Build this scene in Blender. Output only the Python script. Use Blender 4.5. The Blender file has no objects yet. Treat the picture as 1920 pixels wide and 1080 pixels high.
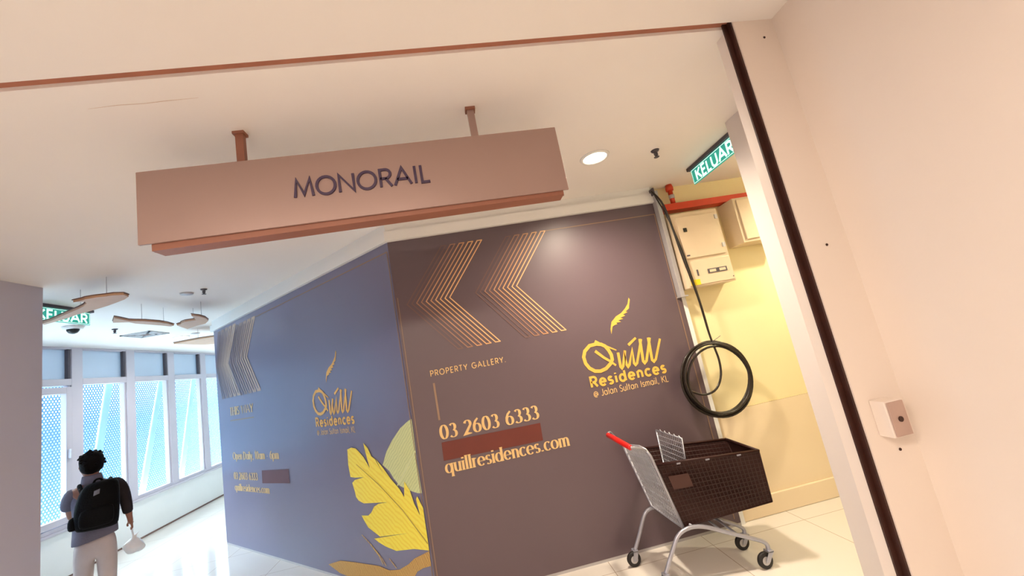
import bpy, bmesh, math, random
from mathutils import Vector, Matrix
from mathutils.geometry import tessellate_polygon
random.seed(7)
SC = bpy.context.scene
COL = SC.collection

# ---------------------------------------------------------------- camera
def make_camera():
    pitch, roll, yaw = math.radians(9.562), math.radians(-10.934), math.radians(-7.885)
    f = Vector((0, math.cos(pitch), math.sin(pitch)))
    u = Vector((0, -math.sin(pitch), math.cos(pitch)))
    r = Vector((1, 0, 0))
    r2 = math.cos(roll) * r + math.sin(roll) * u
    u2 = -math.sin(roll) * r + math.cos(roll) * u
    Z = Matrix.Rotation(yaw, 3, 'Z')
    r2, u2, f = Z @ r2, Z @ u2, Z @ f
    cam = bpy.data.cameras.new('camera')
    cam.sensor_width = 36.0
    cam.lens = 744.5 / 1920 * 36.0
    cam.clip_start = 0.02
    o = bpy.data.objects.new('camera', cam)
    COL.objects.link(o)
    m = Matrix((( r2.x, u2.x, -f.x, 0), (r2.y, u2.y, -f.y, 0), (r2.z, u2.z, -f.z, 1.7), (0, 0, 0, 1)))
    o.matrix_world = m
    SC.camera = o
make_camera()
CH = 3.0

# ---------------------------------------------------------------- world, view
SC.view_settings.view_transform = 'Standard'
SC.view_settings.look = 'None'
SC.view_settings.gamma = 1.0
SC.view_settings.use_curve_mapping = False
SC.view_settings.exposure = 0.4
w = bpy.data.worlds.new('daylight'); SC.world = w
w.use_nodes = True
nt = w.node_tree; nt.nodes.clear()
tc = nt.nodes.new('ShaderNodeTexCoord'); sx = nt.nodes.new('ShaderNodeSeparateXYZ')
mp = nt.nodes.new('ShaderNodeMapRange'); mp.inputs['From Min'].default_value = -0.5; mp.inputs['From Max'].default_value = 0.5
cr = nt.nodes.new('ShaderNodeValToRGB')
# elevation -> colour: pale sunlit ground, blue-grey city band, bright hazy sky
stops = [(0.0, (.9, 1.08, 1.12)), (.25, (.50, .65, .69)), (.375, (.18, .28, .30)), (.44, (.11, .19, .225)), (.52, (.10, .165, .225)), (.57, (.20, .27, .30)), (.64, (.48, .58, .63)), (.74, (1.6, 1.9, 2.08)), (1.0, (3.3, 3.8, 4.2))]
el = cr.color_ramp.elements
el[0].position, el[1].position = 0.0, 1.0
for k_ in range(len(stops) - 2): el.new(stops[k_ + 1][0])
for e, (p_, c_) in zip(el, stops): e.position = p_; e.color = c_ + (1,)
bg = nt.nodes.new('ShaderNodeBackground'); bg.inputs['Strength'].default_value = 7.0
ow = nt.nodes.new('ShaderNodeOutputWorld')
nt.links.new(tc.outputs['Generated'], sx.inputs[0]); nt.links.new(sx.outputs['Z'], mp.inputs['Value'])
nt.links.new(mp.outputs[0], cr.inputs['Fac']); nt.links.new(cr.outputs['Color'], bg.inputs['Color'])
nt.links.new(bg.outputs[0], ow.inputs['Surface'])

def area(name, loc, size, power, color, rot=(0, 0, 0), sy=None):
    l = bpy.data.lights.new(name, 'AREA'); l.energy = power; l.color = color
    l.size = size
    if sy: l.shape = 'RECTANGLE'; l.size_y = sy
    o = bpy.data.objects.new(name, l); o.location = loc; o.rotation_euler = rot
    COL.objects.link(o); return o
def spot(name, loc, power, color, angle=140, blend=0.8, radius=0.05, rot=(0, 0, 0)):
    l = bpy.data.lights.new(name, 'SPOT'); l.energy = power; l.color = color
    l.spot_size = math.radians(angle); l.spot_blend = blend; l.shadow_soft_size = radius
    o = bpy.data.objects.new(name, l); o.location = loc; o.rotation_euler = rot
    COL.objects.link(o); return o
WARM = (1.0, 0.84, 0.69)
# ceiling lamps of the lobby the photograph is taken from
area('lobby_lamp', (-1.7, -0.7, 2.96), 0.9, 66, WARM)
area('lobby_lamp', (-0.5, -0.6, 2.96), 0.6, 44, WARM)
# the sky's daylight enters along the glazed wall
_p = area('window_portal', (-5.50, 7.3, 1.8), 7.2, 1, (1, 1, 1), (0, math.radians(-90), 0), 2.4); _p.data.cycles.is_portal = True

# ---------------------------------------------------------------- materials
def lin(c):
    return tuple(((v / 255) / 12.92 if v / 255 <= 0.04045 else ((v / 255 + 0.055) / 1.055) ** 2.4) for v in c) + (1,)
MATS = {}
def mat(name, rgb, rough=0.5, metal=0.0, noise=0.0, nscale=6.0, emit=0.0, bump=0.0, spec=0.5, bscale=60.0):
    if name in MATS: return MATS[name]
    m = bpy.data.materials.new(name); m.use_nodes = True
    t = m.node_tree; b = t.nodes['Principled BSDF']
    c = lin(rgb)
    b.inputs['Base Color'].default_value = c
    b.inputs['Roughness'].default_value = rough
    b.inputs['Metallic'].default_value = metal
    b.inputs['Specular IOR Level'].default_value = spec
    co = t.nodes.new('ShaderNodeTexCoord')
    if noise > 0:
        n = t.nodes.new('ShaderNodeTexNoise'); n.inputs['Scale'].default_value = nscale; n.inputs['Detail'].default_value = 5
        r = t.nodes.new('ShaderNodeValToRGB')
        r.color_ramp.elements[0].color = tuple(v * (1 - noise) for v in c[:3]) + (1,)
        r.color_ramp.elements[1].color = tuple(min(1, v * (1 + noise * 0.6)) for v in c[:3]) + (1,)
        r.color_ramp.elements[0].position = 0.3; r.color_ramp.elements[1].position = 0.7
        t.links.new(co.outputs['Object'], n.inputs['Vector']); t.links.new(n.outputs['Fac'], r.inputs['Fac'])
        t.links.new(r.outputs['Color'], b.inputs['Base Color'])
    if bump > 0:
        n2 = t.nodes.new('ShaderNodeTexNoise'); n2.inputs['Scale'].default_value = bscale; n2.inputs['Detail'].default_value = 4
        bp = t.nodes.new('ShaderNodeBump'); bp.inputs['Strength'].default_value = bump; bp.inputs['Distance'].default_value = 0.01
        t.links.new(co.outputs['Object'], n2.inputs['Vector']); t.links.new(n2.outputs['Fac'], bp.inputs['Height'])
        t.links.new(bp.outputs['Normal'], b.inputs['Normal'])
    if emit > 0:
        b.inputs['Emission Color'].default_value = c; b.inputs['Emission Strength'].default_value = emit
    MATS[name] = m; return m

def tile_mat(name, rgb, joint, bw, rh, msize, rough, vertical=False, off=0.0, noise=0.04):
    m = mat(name, rgb, rough)
    t = m.node_tree; b = t.nodes['Principled BSDF']
    co = t.nodes.new('ShaderNodeTexCoord'); mpn = t.nodes.new('ShaderNodeMapping')
    if vertical: mpn.inputs['Rotation'].default_value = (math.radians(90), 0, 0)
    br = t.nodes.new('ShaderNodeTexBrick'); br.offset = off
    br.inputs['Scale'].default_value = 1.0; br.inputs['Brick Width'].default_value = bw; br.inputs['Row Height'].default_value = rh
    br.inputs['Mortar Size'].default_value = msize; br.inputs['Mortar Smooth'].default_value = 0.2
    c = lin(rgb)
    br.inputs['Color1'].default_value = c; br.inputs['Color2'].default_value = tuple(v * (1 - noise) for v in c[:3]) + (1,)
    br.inputs['Mortar'].default_value = lin(joint)
    t.links.new(co.outputs['Object'], mpn.inputs['Vector']); t.links.new(mpn.outputs[0], br.inputs['Vector'])
    t.links.new(br.outputs['Color'], b.inputs['Base Color'])
    return m

M_wall = mat('warm_white_paint', (238, 226, 216), 0.55, noise=0.02, nscale=1.5, bump=0.03)
M_ceil = mat('ceiling_paint', (248, 244, 240), 0.7, noise=0.015, nscale=1.2)
M_cream = mat('cream_wall_paint', (246, 232, 184), 0.45, noise=0.03, nscale=2.0)
M_lilac = mat('pale_grey_paint', (194, 192, 208), 0.6, noise=0.02, nscale=1.5)
M_jamb = mat('pale_jamb_paint', (222, 214, 210), 0.6, noise=0.02, nscale=1.5)
M_white = mat('white_paint', (238, 238, 236), 0.5, noise=0.02, nscale=2.0)
M_slot = mat('brown_slot', (172, 112, 88), 0.6, noise=0.12, nscale=9)
M_guide = mat('dark_brown_guide', (58, 26, 16), 0.5, noise=0.2, nscale=14)
M_floor = tile_mat('polished_floor_tile', (226, 220, 212), (176, 160, 146), 0.8, 0.8, 0.003, 0.10)
M_wains = tile_mat('cream_wall_tile', (240, 222, 190), (198, 176, 140), 3.2, 0.88, 0.003, 0.22, vertical=True)
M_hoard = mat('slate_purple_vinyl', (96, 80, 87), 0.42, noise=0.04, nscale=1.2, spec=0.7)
M_hoard_sheen = mat('slate_vinyl_window_sheen', (112, 109, 140), 0.36, noise=0.04, nscale=1.2, spec=0.9)  # slate vinyl with the windows' bluish reflection put into its base colour
M_gold = mat('gold_print', (236, 188, 84), 0.4, noise=0.06, nscale=10)
M_palegold = mat('pale_gold_print', (226, 190, 130), 0.4, noise=0.05, nscale=10)
M_dimgold = mat('muted_gold_print', (150, 122, 100), 0.4, noise=0.05, nscale=10)
M_redbox = mat('maroon_patch', (104, 44, 34), 0.5, noise=0.06, nscale=8)
M_signm = mat('champagne_sign_metal', (164, 138, 131), 0.38, metal=0.25, noise=0.03, nscale=2, spec=0.6)
M_signd = mat('sign_core_brown', (150, 98, 78), 0.5, noise=0.05, nscale=5)
M_letter = mat('dark_purple_letters', (66, 48, 78), 0.45, noise=0.05, nscale=8)
M_alu = mat('grey_aluminium', (190, 188, 190), 0.4, metal=0.35, noise=0.05, nscale=10)
M_wframe = mat('white_window_frame', (198, 192, 202), 0.45, noise=0.02, nscale=4)
M_gasket = mat('dark_gasket', (84, 78, 86), 0.6, noise=0.1, nscale=20)
M_black = mat('black_plastic', (16, 14, 14), 0.4, noise=0.2, nscale=20)
M_chrome = mat('zinc_steel', (176, 178, 190), 0.35, metal=0.55, noise=0.06, nscale=12)
M_basket = mat('dark_brown_mesh', (46, 18, 13), 0.5, noise=0.15, nscale=40, spec=0.3)
M_red = mat('red_plastic', (216, 28, 22), 0.35, noise=0.06, nscale=20)
M_fire = mat('fire_red_paint', (206, 62, 26), 0.45, noise=0.08, nscale=8)
M_box = mat('beige_enamel', (228, 208, 178), 0.4, noise=0.03, nscale=6)
M_yellow = mat('yellow_sticker', (240, 214, 30), 0.5, noise=0.04, nscale=20)
M_rubber = mat('black_rubber', (24, 20, 20), 0.55, noise=0.2, nscale=30)
M_cable = mat('black_cable', (38, 30, 24), 0.32, noise=0.2, nscale=30)
M_tan = mat('tan_panel', (206, 168, 138), 0.55, noise=0.08, nscale=7)
M_tandark = mat('brown_panel_edge', (120, 92, 84), 0.6, noise=0.08, nscale=9)
M_teal = mat('teal_exit_plate', (40, 176, 158), 0.3, noise=0.05, nscale=9, emit=0.35)
M_exit = mat('white_exit_letters', (214, 248, 238), 0.4, noise=0.02, nscale=9, emit=0.8)
M_lamp = mat('lamp_glass', (255, 240, 205), 0.3, noise=0.01, nscale=3, emit=14)
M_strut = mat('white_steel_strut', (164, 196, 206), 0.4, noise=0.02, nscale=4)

def glass_mat():
    m = bpy.data.materials.new('clear_window_glass'); m.use_nodes = True; t = m.node_tree; t.nodes.clear()
    tr = t.nodes.new('ShaderNodeBsdfTransparent'); tr.inputs[0].default_value = (0.93, 0.98, 1, 1)
    gl = t.nodes.new('ShaderNodeBsdfGlossy'); gl.inputs['Roughness'].default_value = 0.03
    lw0 = t.nodes.new('ShaderNodeLayerWeight'); lw = t.nodes.new('ShaderNodeMath'); lw.operation = 'POWER'; lw.inputs[1].default_value = 5.0
    t.links.new(lw0.outputs['Facing'], lw.inputs[0])
    mx = t.nodes.new('ShaderNodeMixShader'); o = t.nodes.new('ShaderNodeOutputMaterial')
    t.links.new(lw.outputs[0], mx.inputs[0]); t.links.new(tr.outputs[0], mx.inputs[1]); t.links.new(gl.outputs[0], mx.inputs[2])
    t.links.new(mx.outputs[0], o.inputs['Surface']); return m
M_glass = glass_mat()
def frost_mat():
    m = mat('frosted_transom_glass', (206, 212, 222), 0.25, noise=0.03, nscale=1.5)
    t = m.node_tree; b = t.nodes['Principled BSDF']; o = t.nodes['Material Output']
    tl = t.nodes.new('ShaderNodeBsdfTranslucent'); tl.inputs[0].default_value = (0.62, 0.72, 0.82, 1)
    mx = t.nodes.new('ShaderNodeMixShader'); mx.inputs[0].default_value = 0.3
    t.links.new(b.outputs[0], mx.inputs[1]); t.links.new(tl.outputs[0], mx.inputs[2]); t.links.new(mx.outputs[0], o.inputs['Surface'])
    return m
M_frost = frost_mat()
def perforated_mat():
    m = mat('perforated_blue_grey_metal', (74, 112, 146), 0.6)
    t = m.node_tree; b = t.nodes['Principled BSDF']; o = t.nodes['Material Output']
    co = t.nodes.new('ShaderNodeTexCoord'); sp = t.nodes.new('ShaderNodeSeparateXYZ'); t.links.new(co.outputs['Object'], sp.inputs[0])
    def mth(op, a, bb=None, cc=None):
        n = t.nodes.new('ShaderNodeMath'); n.operation = op
        for i, v in enumerate((a, bb, cc)):
            if v is None: continue
            if isinstance(v, (int, float)): n.inputs[i].default_value = v
            else: t.links.new(v, n.inputs[i])
        return n.outputs[0]
    P = 0.054
    row = mth('DIVIDE', sp.outputs['Z'], P * 0.8)
    ri = mth('FLOOR', row); rf = mth('SUBTRACT', mth('SUBTRACT', row, ri), 0.5)
    sh = mth('MULTIPLY', mth('MODULO', mth('ABSOLUTE', ri), 2.0), 0.5)
    cf = mth('SUBTRACT', mth('FRACT', mth('ADD', mth('DIVIDE', sp.outputs['Y'], P), sh)), 0.5)
    d = mth('ADD', mth('MULTIPLY', cf, cf), mth('MULTIPLY', mth('MULTIPLY', rf, rf), 0.64))
    hole = mth('LESS_THAN', d, 0.105)
    tr = t.nodes.new('ShaderNodeBsdfTransparent'); mx = t.nodes.new('ShaderNodeMixShader')
    tl = t.nodes.new('ShaderNodeBsdfTranslucent'); tl.inputs[0].default_value = lin((96, 150, 200))
    m2 = t.nodes.new('ShaderNodeMixShader'); m2.inputs[0].default_value = 0.2
    t.links.new(b.outputs[0], m2.inputs[1]); t.links.new(tl.outputs[0], m2.inputs[2])
    t.links.new(hole, mx.inputs[0]); t.links.new(m2.outputs[0], mx.inputs[1]); t.links.new(tr.outputs[0], mx.inputs[2])
    t.links.new(mx.outputs[0], o.inputs['Surface']); return m
M_perf = perforated_mat()
def feather_mat(name, c1, c2, rot, scale=26):
    m = mat(name, c1, 0.45)
    t = m.node_tree; b = t.nodes['Principled BSDF']
    co = t.nodes.new('ShaderNodeTexCoord'); mpn = t.nodes.new('ShaderNodeMapping'); mpn.inputs['Rotation'].default_value = rot
    wv = t.nodes.new('ShaderNodeTexWave'); wv.inputs['Scale'].default_value = scale; wv.inputs['Distortion'].default_value = 5; wv.inputs['Detail'].default_value = 4
    r = t.nodes.new('ShaderNodeValToRGB'); r.color_ramp.elements[0].color = lin(c2); r.color_ramp.elements[1].color = lin(c1)
    r.color_ramp.elements[1].position = 0.6
    t.links.new(co.outputs['Object'], mpn.inputs[0]); t.links.new(mpn.outputs[0], wv.inputs['Vector']); t.links.new(wv.outputs['Fac'], r.inputs['Fac'])
    t.links.new(r.outputs['Color'], b.inputs['Base Color']); return m
M_feather = feather_mat('yellow_feather_print', (252, 236, 84), (246, 222, 66), (0, math.radians(50), 0), 9)
M_feather2 = feather_mat('pale_leaf_print', (214, 222, 160), (196, 208, 150), (0, math.radians(-40), 0), 16)
M_fur = feather_mat('golden_plume_print', (206, 170, 96), (176, 132, 72), (0, math.radians(20), 0), 20)

# ---------------------------------------------------------------- mesh helpers
class MB:
    def __init__(s): s.v = []; s.f = []; s.cnt = 0
    def add(s, vs, fs):
        n = len(s.v); s.v += [tuple(q) for q in vs]; s.f += [tuple(i + n for i in f) for f in fs]; return s
    def box(s, x0, x1, y0, y1, z0, z1):
        return s.hexa([(x0, y0, z0), (x1, y0, z0), (x1, y1, z0), (x0, y1, z0), (x0, y0, z1), (x1, y0, z1), (x1, y1, z1), (x0, y1, z1)])
    def hexa(s, p):
        return s.add(p, [(0, 3, 2, 1), (4, 5, 6, 7), (0, 1, 5, 4), (1, 2, 6, 5), (2, 3, 7, 6), (3, 0, 4, 7)])
    def tube(s, path, r, n=8, closed=False):
        path = [Vector(q) for q in path]; k = len(path)
        rs = r if isinstance(r, (list, tuple)) else [r] * k
        rings = []; prev = None
        for i, q in enumerate(path):
            a = path[(i - 1) % k] if (closed or i) else q
            b = path[(i + 1) % k] if (closed or i < k - 1) else q
            t = (b - a).normalized()
            if prev is None:
                ref = Vector((0, 0, 1)) if abs(t.z) < 0.9 else Vector((1, 0, 0))
                nx = t.cross(ref).normalized()
            else:
                nx = (prev - t * prev.dot(t)).normalized()
            prev = nx; ny = t.cross(nx)
            rings.append([q + (nx * math.cos(2 * math.pi * j / n) + ny * math.sin(2 * math.pi * j / n)) * rs[i] for j in range(n)])
        return s.loft(rings, closed=closed)
    def loft(s, rings, closed=False, cap=True):
        n = len(rings[0]); base = len(s.v); k = len(rings)
        for r in rings: s.v += [tuple(q) for q in r]
        for i in range(k if closed else k - 1):
            for j in range(n):
                a = base + i * n + j; b = base + i * n + (j + 1) % n
                i2 = (i + 1) % k
                c = base + i2 * n + (j + 1) % n; d = base + i2 * n + j
                s.f.append((a, b, c, d))
        if cap and not closed:
            s.f.append(tuple(base + j for j in range(n))[::-1]); s.f.append(tuple(base + (k - 1) * n + j for j in range(n)))
        return s
    def lathe(s, c, prof, axis='z', n=20, cap=True):
        rings = []
        for (r, h) in prof:
            ring = []
            for j in range(n):
                a = 2 * math.pi * j / n; x, y = r * math.cos(a), r * math.sin(a)
                if axis == 'z': q = (c[0] + x, c[1] + y, c[2] + h)
                elif axis == 'y': q = (c[0] + x, c[1] + h, c[2] + y)
                else: q = (c[0] + h, c[1] + x, c[2] + y)
                ring.append(q)
            rings.append(ring)
        return s.loft(rings, cap=cap)
    def ellipsoid(s, c, rx, ry, rz, n=16, m=10):
        rings = []
        for i in range(1, m):
            a = math.pi * i / m
            rings.append([(c[0] + rx * math.sin(a) * math.cos(2 * math.pi * j / n), c[1] + ry * math.sin(a) * math.sin(2 * math.pi * j / n), c[2] - rz * math.cos(a)) for j in range(n)])
        return s.loft(rings)
    def poly(s, pts, fn, off=0.0, thick=0.0):
        """flat outline pts (u,v) through fn(u,v,offset); with thick: a slab between off and off+thick"""
        tri = tessellate_polygon([[Vector((p[0], p[1], 0)) for p in pts]])
        n = len(pts)
        s.add([fn(p[0], p[1], off + thick) for p in pts], tri)
        if thick:
            s.add([fn(p[0], p[1], off) for p in pts], tri)
            b = len(s.v) - 2 * n
            for i in range(n):
                j = (i + 1) % n; s.f.append((b + i, b + j, b + n + j, b + n + i))
        return s
    def ribbon(s, pts, fn, wid, off=0.0, thick=0.0):
        """stroke along pts (u,v); wid = number or list"""
        closed = len(pts) > 2 and math.dist(pts[0], pts[-1]) < 1e-6
        p = [Vector(q) for q in (pts[:-1] if closed else pts)]
        k = len(p); ws = wid if isinstance(wid, (list, tuple)) else [wid] * k
        L = []; R = []
        for i in range(k):
            a = p[(i - 1) % k] if (closed or i) else None
            b = p[(i + 1) % k] if (closed or i < k - 1) else None
            d1 = (p[i] - a).normalized() if a is not None and (p[i] - a).length > 1e-9 else None
            d2 = (b - p[i]).normalized() if b is not None and (b - p[i]).length > 1e-9 else None
            if d1 is None: d1 = d2
            if d2 is None: d2 = d1
            n1 = Vector((-d1.y, d1.x)); n2 = Vector((-d2.y, d2.x))
            nn = n1 + n2
            if nn.length < 0.25: nn = n1; sc = 1
            else:
                nn.normalize(); sc = min(1 / max(0.3, nn.dot(n1)), 2.2)
            h = ws[i] / 2 * sc
            L.append(p[i] + nn * h); R.append(p[i] - nn * h)
        seg = k if closed else k - 1
        off0 = off
        for i in range(seg):
            j = (i + 1) % k
            s.cnt += 1; off = off0 + (0 if thick else 4e-5 * (s.cnt % 16))   # printed strokes that cross never share one plane
            q = [R[i], R[j], L[j], L[i]]
            if thick:
                s.hexa([fn(x.x, x.y, off) for x in q] + [fn(x.x, x.y, off + thick) for x in q])
            else:
                s.add([fn(x.x, x.y, off) for x in q], [(0, 1, 2, 3)])
        return s
    def build(s, name, m, parent=None, smooth=False, fix=True):
        L = Vector((0, 0, 0)); q = parent
        while q is not None: L += q.location; q = q.parent
        me = bpy.data.meshes.new(name)
        me.from_pydata([tuple(Vector(v) - L) for v in s.v], [], s.f)
        if fix:
            bm = bmesh.new(); bm.from_mesh(me); bmesh.ops.recalc_face_normals(bm, faces=bm.faces); bm.to_mesh(me); bm.free()
        me.materials.append(m)
        if smooth:
            for p in me.polygons: p.use_smooth = True
        o = bpy.data.objects.new(name, me); COL.objects.link(o)
        if parent is not None: o.parent = parent
        return o
def bevel(o, wd=0.004, seg=2):
    b = o.modifiers.new('bevel', 'BEVEL'); b.width = wd; b.segments = seg; b.limit_method = 'ANGLE'; return o
def tag(o, label=None, cat=None, group=None, kind=None):
    if label: o['label'] = label
    if cat: o['category'] = cat
    if group: o['group'] = group
    if kind: o['kind'] = kind
    return o
def empty(name, loc, label, cat, group=None):
    o = bpy.data.objects.new(name, None); o.location = loc; o.empty_display_size = 0.1
    COL.objects.link(o); return tag(o, label, cat, group)
def struct(o, label=None, cat=None):
    return tag(o, label, cat, kind='structure')
def copy_tree(o, dx, parent=None):
    c = o.copy(); COL.objects.link(c)
    if parent is not None: c.parent = parent
    else: c.location = Vector(o.location) + Vector(dx)
    for ch in list(o.children): copy_tree(ch, dx, c)
    return c

# ---------------------------------------------------------------- lettering
def arc(cx, cy, rx, ry, a0, a1, n=14):
    return [(cx + rx * math.cos(math.radians(a0 + (a1 - a0) * i / n)), cy + ry * math.sin(math.radians(a0 + (a1 - a0) * i / n))) for i in range(n + 1)]
def ring(cx, cy, rx, ry, n=24):
    p = arc(cx, cy, rx, ry, 0, 360, n); p[-1] = p[0]; return p
X = 0.68
G = {
 'M': (1.06, [[(.08, 0), (.2, 1), (.53, .12), (.86, 1), (.98, 0)]]),
 'O': (1.06, [ring(.53, .5, .46, .5)]), 'N': (.92, [[(.1, 0), (.1, 1), (.82, 0), (.82, 1)]]),
 'R': (.74, [[(.12, 0), (.12, 1), (.4, 1)] + arc(.4, .74, .25, .26, 90, -90)[1:] + [(.12, .48)], [(.38, .48), (.68, 0)]]),
 'P': (.70, [[(.12, 0), (.12, 1), (.4, 1)] + arc(.4, .73, .25, .27, 90, -90)[1:] + [(.12, .46)]]),
 'A': (.96, [[(.05, 0), (.48, 1), (.91, 0)], [(.19, .34), (.77, .34)]]),
 'I': (.30, [[(.15, 0), (.15, 1)]]), 'L': (.58, [[(.12, 1), (.12, 0), (.54, 0)]]),
 'E': (.66, [[(.58, 1), (.12, 1), (.12, 0), (.58, 0)], [(.12, .52), (.54, .52)]]),
 'T': (.70, [[(.04, 1), (.66, 1)], [(.35, 1), (.35, 0)]]), 'Y': (.80, [[(.05, 1), (.4, .45), (.4, 0)], [(.4, .45), (.75, 1)]]),
 'G': (1.02, [arc(.53, .5, .45, .5, 45, 355, 24) + [(.56, .46)]]),
 'K': (.78, [[(.12, 0), (.12, 1)], [(.7, 1), (.14, .45)], [(.3, .6), (.74, 0)]]),
 'U': (.86, [[(.12, 1), (.12, .34)] + arc(.43, .33, .31, .33, 180, 360) + [(.74, 1)]]),
 'S': (.62, [arc(.31, .75, .22, .25, 30, 270, 12) + arc(.31, .25, .24, .25, 90, -150, 12)[1:]]),
 'J': (.50, [[(.38, 1), (.38, .2)] + arc(.2, .2, .18, .2, 0, -150, 10)[1:]]),
 'H': (.86, [[(.12, 0), (.12, 1)], [(.74, 0), (.74, 1)], [(.12, .52), (.74, .52)]]),
 'W': (1.2, [[(.04, 1), (.32, 0), (.6, .95), (.88, 0), (1.16, 1)]]),
 'D': (.86, [[(.12, 0), (.12, 1), (.36, 1)] + arc(.36, .5, .42, .5, 90, -90)[1:] + [(.12, 0)]]),
 '.': (.28, [[(.14, 0), (.14, .1)]]), ',': (.28, [[(.16, .1), (.16, 0), (.1, -.14)]]), '-': (.5, [[(.1, .34), (.4, .34)]]),
 ' ': (.42, []),
 'e': (.70, [[(.09, .35), (.61, .35)] + arc(.35, X / 2, .27, X / 2, 4, 318, 20)]),
 's': (.52, [arc(.26, X * .75, .17, X * .25, 30, 270, 10) + arc(.26, X * .25, .18, X * .25, 90, -150, 10)[1:]]),
 'i': (.26, [[(.13, 0), (.13, X)], [(.13, .86), (.13, .98)]]), 'l': (.26, [[(.13, 0), (.13, 1.04)]]),
 'd': (.74, [ring(.34, X / 2, .26, X / 2), [(.62, 0), (.62, 1.04)]]), 'q': (.74, [ring(.34, X / 2, .26, X / 2), [(.62, -.3), (.62, X)]]),
 'p': (.74, [ring(.4, X / 2, .26, X / 2), [(.12, -.3), (.12, X)]]),
 'a': (.74, [ring(.34, X / 2, .26, X / 2), [(.62, 0), (.62, X)]]),
 'n': (.66, [[(.12, 0), (.12, X)], [(.12, .38)] + arc(.33, .42, .21, .26, 180, 0, 10) + [(.54, 0)]]),
 'm': (1.02, [[(.12, 0), (.12, X)], [(.12, .4)] + arc(.31, .44, .19, .24, 180, 0, 10) + [(.5, 0)], [(.5, .4)] + arc(.7, .44, .19, .24, 180, 0, 10) + [(.89, 0)]]),
 'r': (.42, [[(.12, 0), (.12, X)], [(.12, .38)] + arc(.32, .42, .2, .24, 180, 70, 8)]),
 'u': (.66, [[(.12, X), (.12, .27)] + arc(.33, .26, .21, .26, 180, 360, 10) + [(.54, X)], [(.54, 0), (.54, X)]]),
 'c': (.62, [arc(.35, X / 2, .27, X / 2, 42, 318, 18)]), 'o': (.70, [ring(.35, X / 2, .28, X / 2)]),
 't': (.42, [[(.2, .95), (.2, 0)], [(.04, X), (.37, X)]]), 'y': (.64, [[(.05, X), (.32, 0)], [(.59, X), (.22, -.28), (.08, -.28)]]),
 '@': (1.0, [ring(.5, .35, .19, .2), [(.69, .52), (.69, .22)] + arc(.5, .37, .4, .42, -20, 300, 22)]),
 '0': (.70, [ring(.35, .5, .26, .5)]), '1': (.5, [[(.1, .8), (.27, 1), (.27, 0)]]),
 '3': (.64, [arc(.3, .755, .2, .245, 150, -90, 14) + arc(.3, .255, .25, .255, 90, -150, 14)]),
 '2': (.66, [arc(.33, .73, .23, .27, 165, -25, 14) + [(.07, 0), (.6, 0)]]),
 '6': (.70, [ring(.35, .31, .25, .31), [(.1, .31), (.13, .55), (.25, .8), (.48, 1)]]),
}
def text(mb, s, fn, u0, z0, width, cap, stroke, serif=False, thick=0.0, off=0.003, slope=0.0, gap=0.06):
    adv = sum(G[c][0] + gap for c in s) - gap
    sx_ = width / adv; x = 0
    def put(pl):
        pts = [(u0 + (x + a) * sx_, z0 + b * cap + slope * (x + a) * sx_) for a, b in pl]
        if serif:
            k = len(pts); ws = []
            for i in range(k):
                a = Vector(pts[max(i - 1, 0)]); b = Vector(pts[min(i + 1, k - 1)])
                if pts[0] == pts[-1] and i in (0, k - 1): a = Vector(pts[k - 2]); b = Vector(pts[1])
                t = b - a; v = abs(t.y) / max(t.length, 1e-9)
                ws.append(stroke * (0.34 + 1.0 * v ** 1.6))
            mb.ribbon(pts, fn, ws[:-1] if pts[0] == pts[-1] else ws, off, thick)
        else:
            mb.ribbon(pts, fn, stroke, off, thick)
    for c in s:
        for pl in G[c][1]:
            put(pl)
            if serif and c not in '01236.,-@':
                for (e0, e1) in ((pl[0], pl[1]), (pl[-1], pl[-2])):
                    if abs(e0[0] - e1[0]) < 0.02 and abs(e0[1] - e1[1]) > 0.2 and abs(e0[1] - 0.38) > 0.03 and abs(e0[1] - 0.4) > 0.03:
                        q = [(u0 + (x + e0[0] + dx) * sx_, z0 + e0[1] * cap + slope * (x + e0[0]) * sx_) for dx in (-.14, .14)]
                        mb.ribbon(q, fn, stroke * 0.4, off, thick)
        x += G[c][0] + gap
# ---------------------------------------------------------------- outlines of the printed artwork, metres on the panel (u, z)
ART_Q = [[[[1.092,1.665],[1.03,1.662],[0.979,1.624],[0.958,1.577],[0.963,1.522],[0.988,1.477],[1.03,1.444],[1.077,1.435],[1.13,1.447],[1.179,1.481],[1.201,1.511],[1.202,1.552],[1.187,1.595],[1.164,1.634],[1.133,1.655],[1.085,1.667]],0.021,0.021],[[[1.084,1.69],[1.124,1.662],[1.18,1.628],[1.256,1.581]],0.018,0.007],[[[1.068,1.609],[1.131,1.541],[1.179,1.501],[1.222,1.456]],0.018,0.012],[[[1.265,1.559],[1.259,1.439],[1.268,1.425],[1.284,1.441],[1.33,1.565],[1.316,1.445],[1.325,1.426],[1.341,1.44],[1.396,1.563],[1.384,1.445],[1.394,1.428],[1.411,1.44],[1.498,1.634]],0.017,0.015],[[[1.486,1.637],[1.469,1.446],[1.479,1.429],[1.499,1.444],[1.578,1.632]],0.018,0.016],[[[1.564,1.635],[1.551,1.441],[1.564,1.425],[1.585,1.441],[1.668,1.606]],0.018,0.014],[[[1.371,1.604],[1.453,1.653]],0.017,0.014]]
ART_LF = [[1.245,1.723],[1.247,1.768],[1.27,1.826],[1.321,1.867],[1.375,1.888],[1.419,1.921],[1.452,1.956],[1.475,2.01],[1.483,1.991],[1.462,1.937],[1.455,1.915],[1.419,1.895],[1.435,1.885],[1.389,1.873],[1.407,1.859],[1.359,1.849],[1.382,1.835],[1.334,1.83],[1.356,1.812],[1.311,1.813],[1.319,1.799],[1.289,1.794],[1.271,1.786],[1.258,1.755]]
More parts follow.
